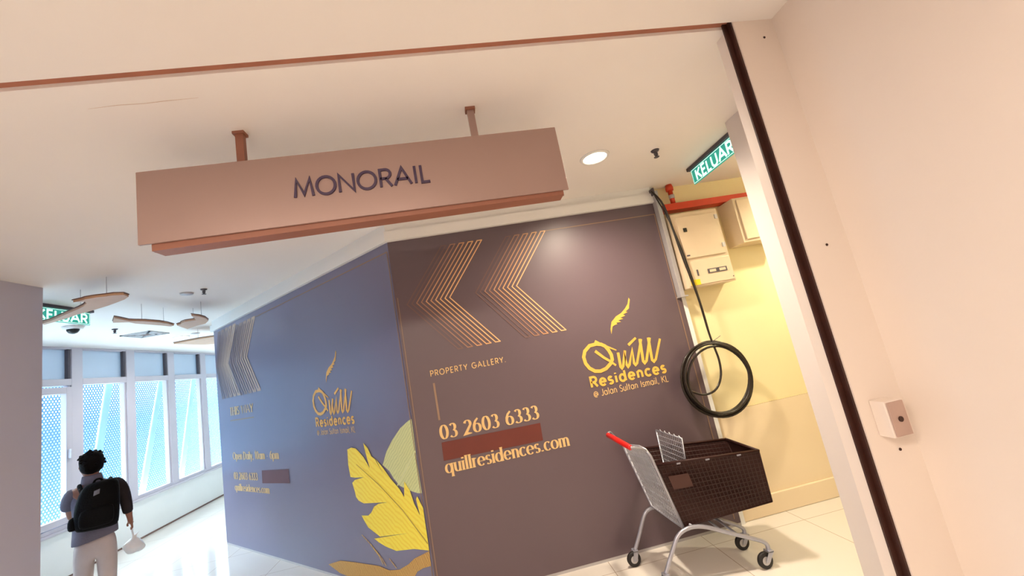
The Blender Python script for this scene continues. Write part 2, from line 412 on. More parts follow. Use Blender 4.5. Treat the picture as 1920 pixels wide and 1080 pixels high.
ART_YF = [[-0.973,1.117],[-0.971,1.15],[-0.901,1.166],[-0.831,1.156],[-0.78,1.121],[-0.721,1.076],[-0.651,0.988],[-0.686,1.113],[-0.705,1.202],[-0.647,1.156],[-0.607,1.087],[-0.558,1.062],[-0.46,0.935],[-0.547,1.062],[-0.458,0.989],[-0.375,0.907],[-0.275,0.829],[-0.227,0.769],[-0.201,0.888],[-0.145,0.823],[-0.113,0.724],[-0.061,0.641],[-0.084,0.759],[-0.064,0.782],[-0.014,0.698],[-0.012,0.443],[-0.014,0.396],[-0.189,0.387],[-0.421,0.346],[-0.556,0.363],[-0.653,0.387],[-0.712,0.41],[-0.58,0.435],[-0.236,0.498],[-0.622,0.434],[-0.781,0.493],[-0.835,0.55],[-0.862,0.585],[-0.759,0.592],[-0.709,0.619],[-0.655,0.671],[-0.585,0.699],[-0.457,0.717],[-0.805,0.689],[-0.881,0.708],[-0.915,0.737],[-0.924,0.781],[-0.951,0.857],[-0.902,0.884],[-0.757,0.91],[-0.898,0.903],[-0.969,0.908],[-0.983,1.012]]
ART_YR = [[-0.849,1.019],[-0.55,0.856],[-0.272,0.671],[-0.015,0.445]]
ART_PL = [[-0.463,1.013],[-0.388,1.121],[-0.286,1.214],[-0.159,1.304],[-0.044,1.356],[-0.005,1.365],[-0.006,1.239],[-0.013,1.048],[-0.006,0.806],[-0.059,0.804],[-0.164,0.822],[-0.269,0.852],[-0.335,0.908],[-0.382,0.966]]
ART_PV = [[-0.014,1.121],[-0.143,0.997],[-0.299,0.851]]
ART_FU = [[-1.524,0.098],[-1.302,0.159],[-1.054,0.178],[-0.847,0.187],[-0.695,0.196],[-0.556,0.181],[-0.414,0.206],[-0.29,0.262],[-0.205,0.315],[-0.015,0.391],[-0.019,0.287],[-0.113,0.259],[-0.191,0.222],[-0.236,0.178],[-0.396,0.116],[-0.948,0.031],[-1.326,0.048]]
ART_FS = [[[-0.897,0.422],[-0.768,0.351],[-0.639,0.261],[-0.589,0.21]],[[-0.788,0.361],[-0.677,0.279],[-0.629,0.216]],[[-0.535,0.274],[-0.484,0.236],[-0.451,0.212]]]

# ================================================================ THE SETTING
YS = 1.452          # plane of the roller-shutter line between lobby and passage
f = struct(MB().box(-5.7, 5.2, -4.2, 11.2, -0.1, 0).build('floor', M_floor))
struct(MB().box(-3.6, 2.2, -4.2, YS, CH, CH + .1).build('ceiling', M_ceil))
ceil = struct(MB().box(-5.7, 5.2, YS + .042, 11.2, CH, CH + .1).build('ceiling', M_ceil))
MB().ribbon([(-1.35, 1.624), (-1.237, 1.618), (-1.141, 1.623), (-1.058, 1.619), (-.93, 1.618)], lambda u, v, o=0: (u, v, CH - o), [.0008, .0022, .0018, .0022, .0008], .0006).build('hairline_crack', M_tan, ceil, fix=False)
# shutter slot in the ceiling: a channel with two flanks and a roof
t = MB().box(-3.45, 1.436, YS, YS + .042, CH + .016, CH + .03)
struct(t.build('trim_1', M_slot))
# vertical guide channel for the shutter
t = MB().box(1.413, 1.434, YS + .028, YS + .036, 0, CH + .016).box(1.434, 1.442, YS + .006, YS + .036, 0, CH + .016)
struct(t.build('trim_2', M_guide))
struct(MB().box(1.442, 1.85, YS, YS + .12, 0, CH + .05).build('wall_return', M_wall))
struct(MB().box(1.85, 2.2, YS, YS + .12, 0, CH + .05).build('wall_jamb', M_wall))
struct(MB().box(1.645, 1.85, -4.2, YS, 0, CH + .05).build('wall_right', M_wall))
struct(MB().box(2.02, 5.2, YS + .12, 2.34, 0, CH).build('wall_corridor', M_jamb))
struct(MB().box(1.5, 5.2, 3.42, 3.56, 0, CH).build('wall_back', M_cream))
struct(MB().box(2.005, 5.2, 3.408, 3.42, 0.0, .88).build('trim_3', M_wains))
struct(bevel(MB().box(2.005, 5.2, 3.385, 3.408, 0, .16).build('baseboard_back', M_wains), .006))
struct(MB().box(5.1, 5.2, 2.34, 3.42, 0, CH).build('wall_corridor_end', M_cream))
struct(MB().box(-3.62, -3.42, -4.2, 3.69, 0, CH).build('wall_left', M_lilac))
struct(MB().box(-5.7, -3.62, 3.55, 3.69, 0, CH).build('wall_left_return', M_lilac))
struct(MB().box(-3.6, 1.85, -4.2, -4.1, 0, CH).build('wall_lobby', M_wall))
struct(MB().box(-5.7, -2.4, 11.1, 11.2, 0, CH).build('wall_far', M_white))
struct(MB().box(-5.70, -5.53, 3.69, 11.1, 0, .575).build('wall_window', M_white))
struct(bevel(MB().box(-5.72, -5.49, 3.69, 11.1, .575, .61).build('trim_4', M_wframe), .006))
struct(MB().box(-5.53, -5.515, 3.69, 11.1, 0, .022).build('baseboard_window', M_tandark))
# solid core of the shop front behind the two advertising panels
Cx, Cy = -0.52, 3.36
Ex, Ey = -3.53, 6.15
LL = math.hypot(Ex - Cx, Ey - Cy); dx, dy = (Ex - Cx) / LL, (Ey - Cy) / LL
nx, ny = -dy, dx                     # outward normal of the slanted face
if nx * (-Cx) + ny * (-Cy) < 0: nx, ny = -nx, -ny
def FR(u, z, off=0.0): return (u, Cy - off, z)
def LF(u, z, off=0.0): return (Cx - dx * u + nx * off, Cy - dy * u + ny * off, z)
def slab(pts, z0, z1):
    k = len(pts)
    return MB().add([(x, y, z0) for x, y in pts] + [(x, y, z1) for x, y in pts],
                    [tuple(range(k))[::-1], tuple(range(k, 2 * k))] + [(i, (i + 1) % k, k + (i + 1) % k, k + i) for i in range(k)])
def inset(o):    # plan corner points pushed out (o>0) or in (o<0) of both faces
    bx = (nx + 0, ny - 1); bl = bx[0] * 0 + bx[1] * -1
    return (Cx + bx[0] * o / bl, Cy + bx[1] * o / bl)
def plan(o, right=1.965): return [(right, Cy - o), inset(o), (Ex + nx * o, Ey + ny * o), (Ex - nx * .8 - .1, Ey - ny * .8 + .2), (right, Cy + .4)]
core = [(1.965, Cy + .014), inset(-.014), (Ex - nx * .014, Ey - ny * .014), (Ex + 1.0, Ey + 1.1), (1.965, 7.2)]
struct(slab(core, 0, CH).build('wall_shopfront', M_white))
struct(MB().box(-2.55, -2.4, 7.2, 11.1, 0, CH).build('wall_far_side', M_white))
# stepped plaster fascia over the panels
def band(o, z0, z1, right): 
    a = inset(o); b = (Ex + nx * o + dx * .02, Ey + ny * o + dy * .02); a2 = inset(-.02); b2 = (Ex - nx * .02 + dx * .02, Ey - ny * .02 + dy * .02)
    m_ = MB()
    m_.hexa([(a2[0], a2[1], z0), (right, Cy + .02, z0), (right, Cy - o, z0), (a[0], a[1], z0), (a2[0], a2[1], z1), (right, Cy + .02, z1), (right, Cy - o, z1), (a[0], a[1], z1)])
    m_.hexa([(b2[0], b2[1], z0), (a2[0], a2[1], z0), (a[0], a[1], z0), (b[0], b[1], z0), (b2[0], b2[1], z1), (a2[0], a2[1], z1), (a[0], a[1], z1), (b[0], b[1], z1)])
    return m_
struct(band(.035, 2.842, 2.93, 1.93).build('trim_5', M_white))
struct(band(.012, 2.93, CH, 1.93).build('trim_6', M_white))

# ---------------------------------------------------------------- windows
y0 = 3.77; n_ = 0
while y0 < 11:
    n_ += 1; y1 = y0 + .755
    if y1 > 10.9: break
    m_ = MB()
    XA, XB = -5.62, -5.53
    m_.box(XA, XB, y1, y1 + .165, .61, CH)                         # mullion
    m_.box(XA, XB, y0, y1, 2.465, 2.555).box(XA, XB, y0, y1, 2.975, CH).box(XA, XB, y0, y1, .61, .66)
    m_.box(XA, XB - .02, y0, y0 + .03, .66, 2.465).box(XA, XB - .02, y1 - .03, y1, .66, 2.465)
    w_ = bevel(m_.build('window_%d' % n_, M_wframe), .005); struct(w_)
    if n_ == 3:                                                    # opening light with its own sash
        s_ = MB().box(XA + .03, XB + .012, y0 + .01, y0 + .09, .67, 2.44).box(XA + .03, XB + .012, y1 - .09, y1 - .01, .67, 2.44).box(XA + .03, XB + .012, y0 + .09, y1 - .09, 2.35, 2.44).box(XA + .03, XB + .012, y0 + .09, y1 - .09, .67, .75)
        bevel(s_.build('sash', M_wframe, w_), .004)
        MB().box(XB + .012, XB + .05, y1 - .07, y1 - .03, 1.48, 1.60).build('handle', M_wframe, w_)
    MB().box(-5.617, -5.611, y0 + .02, y1 - .02, .66, 2.47).build('glass_pane', M_glass, w_)
    MB().box(-5.615, -5.605, y0 + .0, y1 - .0, 2.555, 2.975).build('frosted_pane', M_frost, w_)
    MB().box(-5.59, -5.545, y1 - .035, y1 - .005, 2.556, 2.974).build('gasket', M_gasket, w_)
    y0 += .92

struct(MB().box(-7.0, -5.7, 2.5, 14.5, CH, CH + .1).build('ceiling', M_white))  # unseen soffit, added to cut the sky light entering above the screen gap
# perforated sun screen and its slanted struts, outside the glass
sc = MB().box(-6.90, -6.897, 2.5, 14.5, -.4, 3.0).build('perforated_screen', M_perf)
tag(sc, 'perforated blue grey metal screen standing outside the windows', 'screen')
for i, (ya, yb, lab) in enumerate(((7.79, 7.50, 'white slanted steel strut outside the window behind the person'), (8.99, 8.57, 'white slanted steel strut outside the middle window'),
                                   (9.96, 9.56, 'white slanted steel strut outside the window nearest the slate panel'))):
    k = (ya - yb) / 1.05
    o = MB().hexa([(-6.22, yb - k * .75 - .055, .0), (-6.18, yb - k * .75 - .055, 0), (-6.18, yb - k * .75 + .075, 0), (-6.22, yb - k * .75 + .075, 0),
                   (-6.22, ya + k * .5 - .055, 3.3), (-6.18, ya + k * .5 - .055, 3.3), (-6.18, ya + k * .5 + .075, 3.3), (-6.22, ya + k * .5 + .075, 3.3)]).build('steel_strut', M_strut)
    tag(bevel(o, .01), lab, 'strut', 'slanted struts outside the windows')

# ================================================================ SHOP-FRONT ADVERTISING PANELS
def chevron(mb_list, fn, xr, xl, zt, zm, zb, xv_r, xv_l, n=10, wd=.009):
    for i in range(n):
        k = i / (n - 1)
        a = xr + (xl - xr) * k; v = xv_r + (xv_l - xv_r) * k
        j = min(len(mb_list) - 1, i // 2)
        mb_list[j].ribbon([(a, zt), (v, zm), (a, zb)], fn, wd, .003)
        if i % 2 == 0:
            b_ = xr + (xl - xr) * (i + 1) / (n - 1)
            mb_list[j].ribbon([(a + wd / 2, zt), (b_ - wd / 2, zt)], fn, wd, .003); mb_list[j].ribbon([(a + wd / 2, zb), (b_ - wd / 2, zb)], fn, wd, .003)
CHEV = [mat('chevron_gold_%s' % n, c, .4, noise=.04, nscale=9) for n, c in (('bright', (232, 186, 134)), ('warm', (220, 172, 122)), ('mid', (198, 150, 112)), ('soft', (162, 122, 100)), ('faint', (120, 94, 90)))]
def chevrons(parent, fn, specs, mats):
    for sp in specs:
        lst = [MB() for _ in mats]
        chevron(lst, fn, *sp)
        hold = None
        for l_, m_ in zip(lst, mats):
            if hold is None: hold = l_.build('chevron', m_, parent, fix=False)
            else: l_.build('chevron_line', m_, hold, fix=False)
def logo(parent, fn, du, dz, sx_=1.0):
    g = lambda u, z, o=0: fn(1.0 + (u - 1.0) * sx_ + du, z + dz, o)
    q = MB()
    for (pts, w0, w1) in ART_Q:
        k = len(pts); ws = [1.4 * (w0 + (w1 - w0) * i / (k - 1)) for i in range(k)]
        q.ribbon([tuple(p) for p in pts], g, ws, .003)
    o = q.build('script_wordmark', M_gold, parent, fix=False)
    MB().poly(ART_LF, g, .003).build('quill_emblem', M_gold, parent, fix=False)
    r = MB(); text(r, 'Residences', g, .964, 1.318, .69, .082, .019, gap=.17); r.build('wordmark_line', M_gold, parent, fix=False)
    r = MB(); text(r, '@ Jalan Sultan Ismail, KL', g, .972, 1.237, .68, .052, .0062); r.build('address_line', M_palegold, parent, fix=False)

c0, c1 = inset(-.0002), inset(-.013)
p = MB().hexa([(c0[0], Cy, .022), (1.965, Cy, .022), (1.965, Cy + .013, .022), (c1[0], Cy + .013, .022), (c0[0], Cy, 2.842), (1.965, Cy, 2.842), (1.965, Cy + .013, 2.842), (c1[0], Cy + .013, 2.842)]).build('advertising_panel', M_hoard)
tag(p, 'wide slate purple advertising panel with phone number, facing the passage behind the shopping cart', 'advertisement', 'advertising panels on the shop front')
MB().box(-.50, 1.965, Cy + .002, Cy + .013, 0, .022).build('base_rail', M_alu, p)
chevrons(p, FR, [(.281, -.073, 2.739, 2.280, 1.841, -.074, -.430), (.856, .498, 2.735, 2.283, 1.833, .507, .149)], CHEV)
b_ = MB(); b_.ribbon([(.862, 2.735), (1.915, 2.735), (1.915, .06)], FR, .008, .003); b_.ribbon([(-.50, 2.35), (-.50, .06)], FR, .006, .003)
b_.build('border_line', M_dimgold, p, fix=False)
logo(p, FR, 0, 0)
r = MB(); text(r, 'PROPERTY GALLERY.', FR, -.33, 1.663, .628, .044, .0065, gap=.22); r.build('heading', M_palegold, p, fix=False)
MB().ribbon([(-.312, 1.607), (-.312, 1.313)], FR, .016, .003).build('rule', M_dimgold, p, fix=False)
r = MB(); text(r, '03 2603 6333', FR, -.325, 1.165, .81, .104, .0165, serif=True); r.build('phone_number', M_palegold, p, fix=False)
MB().poly([(-.326, 1.003), (.478, .990), (.482, 1.128), (-.322, 1.141)], FR, .003).build('maroon_patch', M_redbox, p, fix=False)
r = MB(); text(r, 'quillresidences.com', FR, -.324, .908, 1.013, .096, .0145, serif=True); r.build('web_address', M_palegold, p, fix=False)

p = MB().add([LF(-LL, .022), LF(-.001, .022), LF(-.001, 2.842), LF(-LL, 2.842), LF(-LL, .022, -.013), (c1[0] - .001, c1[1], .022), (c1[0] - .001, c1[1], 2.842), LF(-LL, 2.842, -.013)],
             [(0, 1, 2, 3), (7, 6, 5, 4), (0, 4, 5, 1), (1, 5, 6, 2), (2, 6, 7, 3), (3, 7, 4, 0)]).build('advertising_panel', M_hoard_sheen)
tag(p, 'slanted slate advertising panel with big yellow feather, facing the windows', 'advertisement', 'advertising panels on the shop front')
MB().add([LF(-LL, 0, -.002), LF(-.02, 0, -.002), LF(-.02, .022, -.002), LF(-LL, .022, -.002), LF(-LL, 0, -.013), LF(-.02, 0, -.013), LF(-.02, .022, -.013), LF(-LL, .022, -.013)],
         [(0, 1, 2, 3), (7, 6, 5, 4), (0, 4, 5, 1), (1, 5, 6, 2), (2, 6, 7, 3), (3, 7, 4, 0)]).build('base_rail', M_alu, p)
LCH = [mat('chevron_pale_%d' % i, c, .4, noise=.04, nscale=9) for i, c in enumerate(((196, 170, 150), (180, 154, 138), (160, 136, 126), (140, 118, 114), (120, 100, 104)))]
chevrons(p, LF, [(-3.32, -3.92, 2.79, 2.326, 1.886, -3.66, -4.06, 10, .034), (-2.72, -3.30, 2.762, 2.323, 1.880, -3.04, -3.62, 10, .034)], LCH)
b_ = MB(); b_.ribbon([(-2.73, 2.762), (-.02, 2.762), (-.02, .06)], LF, .010, .003); b_.build('border_line', M_dimgold, p, fix=False)
logo(p, LF, -2.46, .062, 1.0)
r = MB(); text(r, 'THIS WAY', LF, -3.695, 1.636, .74, .098, .020, serif=True); r.build('heading', M_palegold, p, fix=False)
MB().ribbon([(-3.70, 1.568), (-2.95, 1.568)], LF, .016, .003).build('rule', M_dimgold, p, fix=False)
r = MB(); text(r, 'Open Daily, 10am - 6pm', LF, -3.69, 1.076, 1.315, .085, .019, serif=True); r.build('opening_hours', M_palegold, p, fix=False)
r = MB(); text(r, '03 2603 6333', LF, -3.70, .832, .72, .080, .018, serif=True); r.build('phone_number', M_palegold, p, fix=False)
MB().poly([(-2.86, .800), (-2.17, .820), (-2.17, .968), (-2.85, .945)], LF, .003).build('maroon_patch', mat('plum_patch', (98, 54, 66), .5, noise=.05), p, fix=False)
r = MB(); text(r, 'quillresidences.com', LF, -3.695, .694, 1.01, .076, .018, serif=True); r.build('web_address', M_palegold, p, fix=False)
MB().poly(ART_PL, LF, .003).build('pale_leaf', M_feather2, p, fix=False)
MB().ribbon(ART_PV, LF, .012, .004).build('leaf_vein', mat('pale_vein', (214, 222, 170), .45, noise=.03), p, fix=False)
fu = MB().poly(ART_FU, LF, .004)
for st in ART_FS: fu.ribbon(st, LF, .008, .004)
fu.build('golden_plume', M_fur, p, fix=False)
MB().poly(ART_YF, LF, .006).build('yellow_feather', M_feather, p, fix=False)
MB().ribbon(ART_YR, LF, [.006, .008, .009, .011], .008).build('feather_shaft', mat('feather_shaft_print', (186, 164, 70), .45, noise=.04), p, fix=False)

# ================================================================ HANGING SIGN
SX, SY = 0, 1.833
s = empty('hanging_sign', (-.35, SY, 2.45), 'wide champagne metal sign reading MONORAIL hung from the passage ceiling', 'sign')
bevel(MB().hexa([(-1.335, SY, 2.476), (.634, SY, 2.463), (.634, SY + .012, 2.463), (-1.335, SY + .012, 2.476), (-1.335, SY, 2.824), (.634, SY, 2.810), (.634, SY + .012, 2.810), (-1.335, SY + .012, 2.824)]).build('front_plate', M_signm, s), .002)
bevel(MB().box(-1.335, .634, SY + .092, SY + .104, 2.47, 2.817).build('rear_plate', M_signm, s), .002)
MB().box(-1.288, .607, SY + .012, SY + .092, 2.445, 2.80).build('core', M_signd, s)
FS = lambda u, z, o=0: (u, SY - o, z)
r = MB(); text(r, 'MONORAIL', FS, -.672, 2.602, .635, .088, .0125, thick=.006, off=0.0, gap=.05, slope=-.006); r.build('lettering', M_letter, s, fix=True)
for xr in (-.908, .221):
    rd = MB().box(xr - .018, xr + .018, SY + .04, SY + .066, 2.80, CH - .012).build('hanger_rod', M_signd if xr < 0 else M_signm, s)
    MB().box(xr - .026, xr + .026, SY + .03, SY + .076, CH - .014, CH).build('ceiling_bracket', M_signd, rd)

# ================================================================ EXIT SIGNS
def exit_sign(x, ya, yb, face, label):
    """plate along Y at x; face=-1: read from the -X side"""
    s = empty('exit_sign', (x, (ya + yb) / 2, CH), label, 'exit sign', 'green exit signs')
    lo, hi = min(ya, yb), max(ya, yb)
    bevel(MB().box(x - .03, x + .03, lo - .04, hi + .02, CH - .028, CH).build('ceiling_rail', M_gasket, s), .003)
    MB().box(x - .006, x + .006, lo, hi, 2.842, CH - .028).build('light_plate', M_teal, s)
    L_ = hi - lo
    fn = (lambda u, z, o=0: (x - .006 - o, hi - u, z)) if face < 0 else (lambda u, z, o=0: (x + .006 + o, lo + u, z))
    r = MB(); text(r, 'KELUAR', fn, .05, 2.860, L_ * .86, .088, .019, off=.001); r.build('lettering', M_exit, s, fix=False)
    b = MB(); b.ribbon([(.008, 2.85), (L_ - .008, 2.85), (L_ - .008, 2.964), (.008, 2.964), (.008, 2.85)], fn, .005, .001); b.build('rim', M_exit, s, fix=False)
exit_sign(2.164, 2.46, 3.03, -1, 'teal KELUAR exit sign hung above the corridor by the electrical boxes')
exit_sign(-3.83, 4.02, 4.60, 1, 'pale green exit sign on the passage ceiling beside the left column')

# ================================================================ CEILING FITTINGS
def downlight(x, y, label, power, col):
    o = empty('downlight', (x, y, CH), label, 'ceiling light', 'recessed downlights')
    MB().lathe((x, y, CH), [(.085, -.004), (.088, -.010), (.105, -.008), (.11, 0), (.085, 0)], n=24, cap=False).build('trim_ring', M_white, o, smooth=True)
    MB().lathe((x, y, CH), [(.0, -.003), (.085, -.003), (.085, -.001), (0, -.001)], n=24).build('lens', M_lamp, o)
    spot('downlight_beam', (x, y, CH - .02), power, col, 164, 1.0, .085)
downlight(1.146, 2.606, 'glowing recessed downlight right of the hanging sign', 210, (1, .84, .66))
downlight(-4.47, 6.95, 'white glowing recessed downlight near the windows', 90, (1, .93, .85))
spot('corridor_beam', (3.35, 2.55, CH - .03), 95, (1, .90, .62), 150, .7, .06)
def sprinkler(x, y, label):
    o = empty('sprinkler', (x, y, CH), label, 'sprinkler', 'fire sprinklers')
    MB().lathe((x, y, CH), [(.0, 0), (.032, 0), (.026, -.010), (.008, -.014), (.008, -.02), (0, -.02)], n=16).build('escutcheon', M_gasket, o, smooth=True)
    MB().lathe((x, y, CH), [(0, -.018), (.007, -.018), (.009, -.035), (.005, -.05), (0, -.05)], n=10).tube([(x - .012, y, CH - .016), (x - .014, y, CH - .036), (x, y, CH - .054)], .003, 6).tube([(x + .012, y, CH - .016), (x + .014, y, CH - .036), (x, y, CH - .054)], .003, 6).build('frame', M_gasket, o)
    MB().lathe((x, y, CH), [(0, -.053), (.02, -.053), (.02, -.056), (0, -.056)], n=14).build('deflector', M_gasket, o)
sprinkler(1.629, 2.618, 'dark fire sprinkler on the ceiling between downlight and KELUAR sign')
sprinkler(-2.626, 4.454, 'dark fire sprinkler on the ceiling above the feather panel top edge')
sprinkler(-4.413, 5.648, 'dark fire sprinkler on the ceiling beside the dome camera')
o = empty('dome_camera', (-4.472, 5.164, CH), 'white based dome camera with black bubble on the passage ceiling', 'camera')
MB().lathe((-4.472, 5.164, CH), [(0, 0), (.095, 0), (.085, -.03), (.06, -.036), (0, -.036)], n=24).build('base', M_white, o, smooth=True)
MB().lathe((-4.472, 5.164, CH - .034), [(.056, 0), (.052, -.022), (.036, -.044), (.014, -.054), (0.001, -.055)], n=20).build('bubble', M_black, o, smooth=True)
tag(MB().lathe((-2.832, 4.515, CH), [(0, 0), (.06, 0), (.056, -.012), (0, -.014)], n=24).build('ceiling_disc', M_alu, smooth=True), 'small grey disc on the ceiling left of the sprinkler by the panel', 'ceiling disc')
tag(MB().lathe((-4.2, 6.85, CH), [(0, 0), (.06, 0), (.054, -.012), (0, -.014)], n=24).build('ceiling_disc', M_alu, smooth=True), 'small grey disc on the ceiling right of the far downlight', 'ceiling disc')
o = empty('air_diffuser', (-4.51, 6.28, CH), 'square grey air diffuser in the ceiling before the windows', 'air vent')
q = MB()
for k in (0, .05, .1):
    a = .19 - k
    for (x0, x1, ya, yb) in ((-a, a, -a, -a + .025), (-a, a, a - .025, a), (-a, -a + .025, -a, a), (a - .025, a, -a, a)):
        q.box(-4.51 + x0, -4.51 + x1, 6.28 + ya, 6.28 + yb, CH - .014, CH)
q.build('louvre', M_alu, o)
MB().box(-4.58, -4.44, 6.21, 6.35, CH - .006, CH).build('core_plate', M_tandark, o)

# tan decorative panels hung a little below the ceiling
def hung(pts, z, label, hgr):
    o = empty('ceiling_panel', (pts[0][0], pts[0][1], z), label, 'ceiling panel', 'tan curved panels under the passage ceiling')
    g = lambda u, v, off=0: (u, v, z + off)
    MB().poly(pts, g, 0, .018).build('panel', M_tan, o)
    MB().ribbon(list(pts) + [pts[0]], g, .010, .018, .008).build('rim', M_tandark, o)
    for (hx, hy) in hgr: MB().tube([(hx, hy, z + .03), (hx, hy, CH)], .002, 6).build('hanger', M_alu, o)
hung([(-3.094, 3.575), (-3.008, 3.555), (-2.981, 3.54), (-2.895, 3.536), (-2.84, 3.545), (-2.774, 3.548), (-2.727, 3.582), (-2.744, 3.654), (-2.825, 3.718), (-2.927, 3.772), (-3.044, 3.831), (-3.183, 3.886), (-3.324, 3.942), (-3.40, 3.965), (-3.515, 4.024), (-3.663, 4.083), (-3.819, 4.136), (-3.80, 4.085), (-3.683, 4.041), (-3.536, 3.957), (-3.368, 3.862), (-3.241, 3.79), (-3.154, 3.735), (-3.069, 3.661), (-3.034, 3.603)], 2.80,
     'largest tan leaf shaped ceiling panel, next to the left column', [(-2.9, 3.64), (-3.3, 3.88)])
hung([(-3.363, 4.302), (-3.367, 4.352), (-3.394, 4.519), (-3.336, 4.648), (-3.305, 4.802), (-3.314, 4.93), (-3.35, 5.094), (-3.401, 5.119), (-3.410, 4.981), (-3.433, 4.826), (-3.454, 4.68), (-3.437, 4.575), (-3.516, 4.48)], 2.80,
     'long thin tan curved ceiling panel between leaf panel and arrow shaped panel', [(-3.37, 4.65), (-3.36, 4.95)])
hung([(-2.928, 4.726), (-2.916, 4.834), (-2.935, 4.966), (-3.0, 5.139), (-3.117, 5.28), (-3.248, 5.327), (-3.419, 5.433), (-3.381, 5.283), (-3.33, 5.111), (-3.27, 5.085), (-3.234, 5.034), (-3.158, 4.982), (-3.047, 4.991), (-2.984, 4.857)], 2.80,
     'tan arrow shaped ceiling panel left of the shop front corner', [(-2.96, 4.95), (-3.2, 5.2)])
hung([(-4.19, 6.35), (-4.007, 6.32), (-3.829, 6.30), (-3.62, 6.33), (-3.70, 6.98), (-4.0, 7.02), (-4.12, 6.885), (-4.156, 6.644)], 2.80,
     'far tan ceiling panel half hidden behind the slanted panel', [(-3.95, 6.5), (-3.9, 6.9)])

# ================================================================ ELECTRICAL CORNER
YB = 3.42
o = empty('distribution_box', (2.2, YB, 2.32), 'beige electrical box with square door and breaker window, left of the other box', 'electrical box', 'electrical boxes on the back wall')
bevel(MB().box(1.996, 2.455, YB - .17, YB, 1.985, 2.675).build('body', M_box, o), .004)
d_ = bevel(MB().box(2.03, 2.425, YB - .186, YB - .17, 2.245, 2.635).build('door', M_box, o), .004)
MB().box(2.075, 2.105, YB - .194, YB - .186, 2.49, 2.525).build('latch', M_black, d_)
for zz in (2.30, 2.57): MB().box(2.405, 2.43, YB - .196, YB - .184, zz, zz + .04).build('hinge', M_alu, d_)
MB().box(2.045, 2.075, YB - .188, YB - .186, 2.265, 2.278).build('maker_plate', M_gasket, d_)
c_ = bevel(MB().box(2.008, 2.445, YB - .178, YB - .17, 2.0, 2.215).build('lower_cover', M_box, o), .003)
for xx in (2.205, 2.30):
    MB().box(xx, xx + .09, YB - .183, YB - .178, 2.085, 2.125).build('breaker_window', M_gasket, c_)
    MB().box(xx + .015, xx + .075, YB - .186, YB - .183, 2.093, 2.117).build('breaker', M_box, c_)
MB().box(2.10, 2.112, YB - .184, YB - .178, 2.08, 2.135).build('switch', M_gasket, c_)
MB().box(2.02, 2.11, YB - .180, YB - .178, 2.0, 2.05).build('warning_sticker', M_yellow, c_)
MB().box(2.43, 2.436, YB - .181, YB - .178, 2.02, 2.03).build('screw', M_gasket, c_)
o = empty('distribution_box', (2.8, YB, 2.5), 'beige electrical box with red badge, half hidden behind the pale wall edge', 'electrical box', 'electrical boxes on the back wall')
bevel(MB().box(2.60, 3.02, YB - .215, YB, 2.30, 2.725).build('body', M_box, o), .004)
d_ = bevel(MB().box(2.63, 3.0, YB - .231, YB - .215, 2.325, 2.705).build('door', M_box, o), .004)
MB().box(2.78, 2.84, YB - .234, YB - .231, 2.56, 2.60).build('badge', M_fire, d_)
MB().box(2.80, 2.825, YB - .24, YB - .231, 2.51, 2.545).build('lock', M_gasket, d_)
o = empty('fire_trunking', (2.5, YB, 2.76), 'orange red square trunking with riser above the electrical boxes', 'trunking')
bevel(MB().box(2.0, 3.3, YB - .11, YB, 2.735, 2.80).build('channel', M_fire, o), .004)
MB().tube([(2.13, YB - .06, 2.80), (2.13, YB - .06, 2.95)], .022, 14).build('riser', M_fire, o, smooth=True)
MB().lathe((2.13, YB - .06, 2.94), [(0, 0), (.034, 0), (.036, .03), (.028, .06), (0, .06)], n=18).build('coupling', M_fire, o, smooth=True)
MB().tube([(2.13, YB - .062, 2.86), (2.13, YB - .062, 2.895)], .0265, 14).build('collar', M_alu, o, smooth=True)
o = empty('cable_trunking', (1.95, 3.34, 1.93), 'grey metal cable trunking down the right edge of the purple panel', 'trunking')
bevel(MB().box(1.925, 1.965, 3.29, Cy - .002, 1.935, 2.94).build('channel', M_alu, o), .003)
bevel(MB().box(1.968, 1.990, 3.33, YB, 1.96, 2.40).build('side_channel', M_alu, o), .003)
MB().box(1.92, 1.992, 3.285, Cy - .002, 1.925, 1.936).build('end_flange', M_alu, o)
MB().box(1.915, 1.93, 3.28, Cy - .002, 2.90, 2.965).build('clip', M_gasket, o)
struct(MB().box(1.967, 2.004, Cy + .002, YB, 0, 1.94).build('trim_7', M_white))
# black cable: down from the boxes into a hanging coil
random.seed(3)
o = empty('cable_coil', (2.04, 3.28, 1.19), 'coil of black cable hanging at the right edge of the purple panel', 'cable')
path = [(1.895, 3.272, 2.93), (1.95, 3.23, 2.80), (1.972, 3.22, 2.55), (1.985, 3.215, 2.30), (2.012, 3.21, 2.05), (2.035, 3.215, 1.86), (2.05, 3.235, 1.70), (2.06, 3.245, 1.56), (2.075, 3.245, 1.44), (2.085, 3.24, 1.33), (2.06, 3.235, 1.20), (1.98, 3.23, 1.10), (1.86, 3.235, 1.08), (1.76, 3.245, 1.14)]
def smooth_path(p, it=2):
    for _ in range(it):
        q = [p[0]]
        for a, b in zip(p, p[1:]):
            a = Vector(a); b = Vector(b); q += [tuple(a * .75 + b * .25), tuple(a * .25 + b * .75)]
        p = q + [p[-1]]
    return p
MB().tube(smooth_path(path), .009, 8).build('feed_cable', M_cable, o, smooth=True)
path2 = [(1.912, 3.272, 2.90), (1.965, 3.225, 2.62), (2.0, 3.215, 2.36), (2.02, 3.21, 2.10), (2.05, 3.225, 1.80), (2.07, 3.255, 1.5)]
MB().tube(smooth_path(path2), .006, 8).build('feed_cable', M_cable, o, smooth=True)
